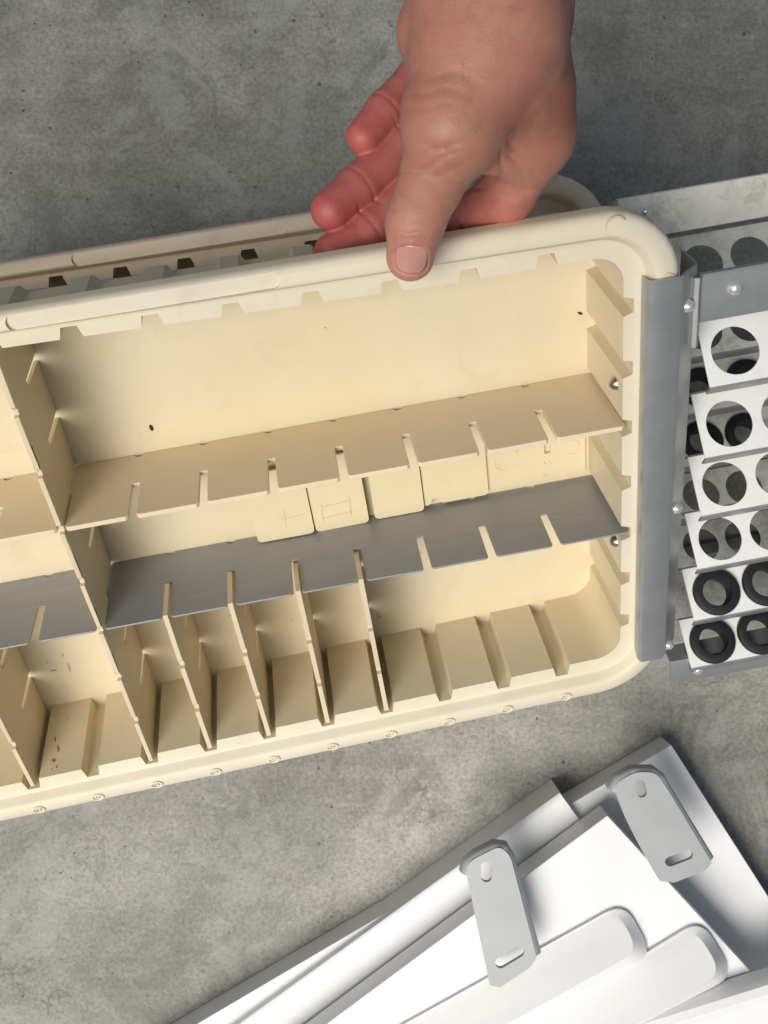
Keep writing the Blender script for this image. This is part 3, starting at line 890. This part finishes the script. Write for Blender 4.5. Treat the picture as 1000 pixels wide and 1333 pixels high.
def mat_skin():
    m, nt, bs = new_mat('skin')
    v = coords(nt)
    at = N(nt, 'ShaderNodeAttribute'); at.attribute_name = 'pink'
    c = ramp(nt, at.outputs['Fac'], [(0.0, (.175, .074, .042)), (.14, (.245, .105, .064)), (.28, (.40, .180, .122)), (.45, (.50, .220, .165)), (.7, (.43, .130, .108)), (1.0, (.41, .090, .082))])  # brown low end stands in for shade on the hand's right side
    mot = noise(nt, v, 120, 7, .72, .5)
    c = mix(nt, .9, c, ramp(nt, mot, [(.3, (.80, .74, .72)), (.5, (1, 1, 1)), (.72, (1.12, 1.1, 1.08))]), 'MULTIPLY')
    bl = ramp(nt, noise(nt, v, 46, 4, .6), [(.42, 0.0), (.70, .55)])
    c = mix(nt, bl, c, (.44, .150, .115))
    vn = ramp(nt, noise(nt, coords(nt, (1, .35, 1), (0, 0, -.3)), 60, 3, .5, .8), [(.48, 0.0), (.5, .07), (.53, 0.0)])
    c = mix(nt, vn, c, (.25, .17, .15))
    nt.links.new(c, bs.inputs['Base Color'])
    bs.inputs['Roughness'].default_value = .48
    bs.inputs['Subsurface Weight'].default_value = .18
    bs.inputs['Subsurface Radius'].default_value = (1.0, .35, .2); bs.inputs['Subsurface Scale'].default_value = .0035
    vo = N(nt, 'ShaderNodeTexVoronoi'); vo.feature = 'DISTANCE_TO_EDGE'; vo.inputs['Scale'].default_value = 1250
    dv = coords(nt, (1, .6, 1), (0, 0, .4)); nt.links.new(dv, vo.inputs['Vector'])
    h = mix(nt, .78, ramp(nt, vo.outputs['Distance'], [(0, 0.0), (.15, 1.0)]), noise(nt, coords(nt, (1, 2.2, 1), (0, 0, .25)), 190, 6, .7, .4))
    bump(nt, bs, h, .28, .0007)
    return m
M_SKIN = mat_skin()
org = Vector(hp(640, 40, .36).tolist())
root = empty('person', Matrix.Translation(org)); tag(root, 'bare hand from above, thumb in front of the tilted tray rim and fingers behind it', 'hand')
bpy.context.view_layer.update()
hand = link_mesh('hand', [Vector(p) - org for p in hv.tolist()], [tuple(q) for q in hf.tolist()], M_SKIN, root, smooth=True, angle=180)
at = hand.data.attributes.new('pink', 'FLOAT', 'POINT')
at.data.foreach_set('value', pink.astype(np.float32)[:len(hand.data.vertices)])
sm = hand.modifiers.new('smooth', 'SMOOTH'); sm.factor = .5; sm.iterations = 1

# thumb nail: patch laid on the skin along the view of the thumb's back
def skin_hit(u, v):
    o = np.array([0, 0, H]); d = hp(u, v, 1.0) - o
    s = .30
    for _ in range(60):
        q = hand_sdf((o + d * s)[None])[0]
        s += q * .9
        if abs(q) < 1e-6: break
    return o + d * s
nv, nf = [], []
nr, nc = 12, 12
c0 = np.array([535.5, 338.0]); axd = np.array([-.06, 1.0]); axd /= np.linalg.norm(axd); axl = np.array([axd[1], -axd[0]])
for i in range(nr + 1):
    s = -1 + 2 * i / nr
    for j in range(nc + 1):
        t = -1 + 2 * j / nc
        nn = 2.4 if s > 0 else 3.4; half = 21.5 * max(.02, 1 - abs(s) ** nn) ** (1 / nn)
        y = s * 18.5
        p = c0 + axl * (t * half) + axd * y
        h = skin_hit(p[0], p[1])
        e = 1 - max(abs(t), abs(s)) ** 6
        h = h + np.array([0, 0, 1]) * (.00025 + .00035 * e)
        nv.append(Vector(h) - org)
for i in range(nr):
    for j in range(nc):
        a = i * (nc + 1) + j; nf.append((a, a + 1, a + nc + 2, a + nc + 1))
def mat_nail():
    m, nt, bs = new_mat('nail')
    c = ramp(nt, noise(nt, coords(nt), 120, 3), [(.3, (.50, .225, .19)), (.7, (.58, .31, .265))])
    nt.links.new(c, bs.inputs['Base Color']); bs.inputs['Roughness'].default_value = .18
    return m
no = link_mesh('thumb_nail', nv, nf, mat_nail(), root, smooth=True, angle=180)
so = no.modifiers.new('solid', 'SOLIDIFY'); so.thickness = .0006; so.offset = -1

# ------------------------------------------------------------------ small crumbs and smears
def crumb(u, v, zl, L, w, ang, label):
    # on the tray floor: intersect the line of sight with the tray plane z = zl (tray units)
    Mi = MAT1.inverted(); o = Mi @ Vector((0, 0, H)); d = (Mi.to_3x3() @ Vector(((u - 500) / FPX, -(v - 666) / FPX, -1)))
    s = (zl * U - o.z) / d.z; p = o + d * s
    V, F = lathe([(0, .5), (.3, .42), (.5, 0), (.3, -.42), (0, -.5)], 8)
    V = [Vector((x[0] * w, x[1] * L, x[2] * w * .7)) for x in V]
    ob = link_mesh('dark_crumb', V, F, M_DARK, None, smooth=True, angle=180)
    ob.matrix_world = MAT1 @ Matrix.Translation(p + Vector((0, 0, w * .3))) @ Matrix.Rotation(ang, 4, 'Z')
    tag(ob, label, 'crumb', 'dark crumbs in the tray')
crumb(197, 556, ZF, .0034, .0016, .1, 'tiny dark crumb on the tray floor left of centre, above the tan partition')
crumb(755, 407, ZF, .0026, .0012, 1.0, 'tiny dark crumb on the tray floor near the upper right corner')

def wall_smear(u, v, pts, m, name, plane='wall'):
    """thin dried smear on the lower wall or the floor of the tilted tray"""
    Mi = MAT1.inverted(); o = Mi @ Vector((0, 0, H)); d = (Mi.to_3x3() @ Vector(((u - 500) / FPX, -(v - 666) / FPX, -1)))
    if plane == 'wall':
        s_ = ((taper(-8.5, YB)[1]) * U - o.y) / d.y; p = o + d * s_
        V = [Vector((p.x + a * U, p.y + .00025 - 0.0, p.z + b * U)) for a, b in pts]
    else:
        s_ = (ZF * U - o.z) / d.z; p = o + d * s_
        V = [Vector((p.x + a * U, p.y + b * U, p.z + .00025)) for a, b in pts]
    ob = link_mesh(name, V, [tuple(range(len(V)))], m, tray1)
rnd = random.Random(11)
def blob(w, h, lean=0.0, n=9):
    return [(w * math.cos(2 * math.pi * k / n) * rnd.uniform(.5, 1.2) + lean * h * math.sin(2 * math.pi * k / n), h * math.sin(2 * math.pi * k / n) * rnd.uniform(.7, 1.1)) for k in range(n)]
for (u, v, w, h) in ((72, 962, .014, .07), (76, 975, .018, .10), (70, 990, .025, .05), (74, 998, .015, .03), (68, 1001, .012, .02)):
    wall_smear(u, v, blob(w, h, .2), M_RED, 'red_smear')
for (u, v, w, h) in ((60, 930, .02, .05), (95, 915, .015, .05), (88, 935, .012, .03)):
    wall_smear(u, v, blob(w, h, .1), M_PENCIL, 'scuff')
for (u, v, w, h) in ((90, 868, .012, .12), (70, 872, .07, .012), (62, 862, .02, .012), (300, 800, .012, .02), (494, 802, .016, .016), (380, 806, .014, .018), (82, 852, .01, .05)):
    wall_smear(u, v, blob(w, h, .1), M_PENCIL if u != 494 else M_DARK, 'scuff', 'floor')
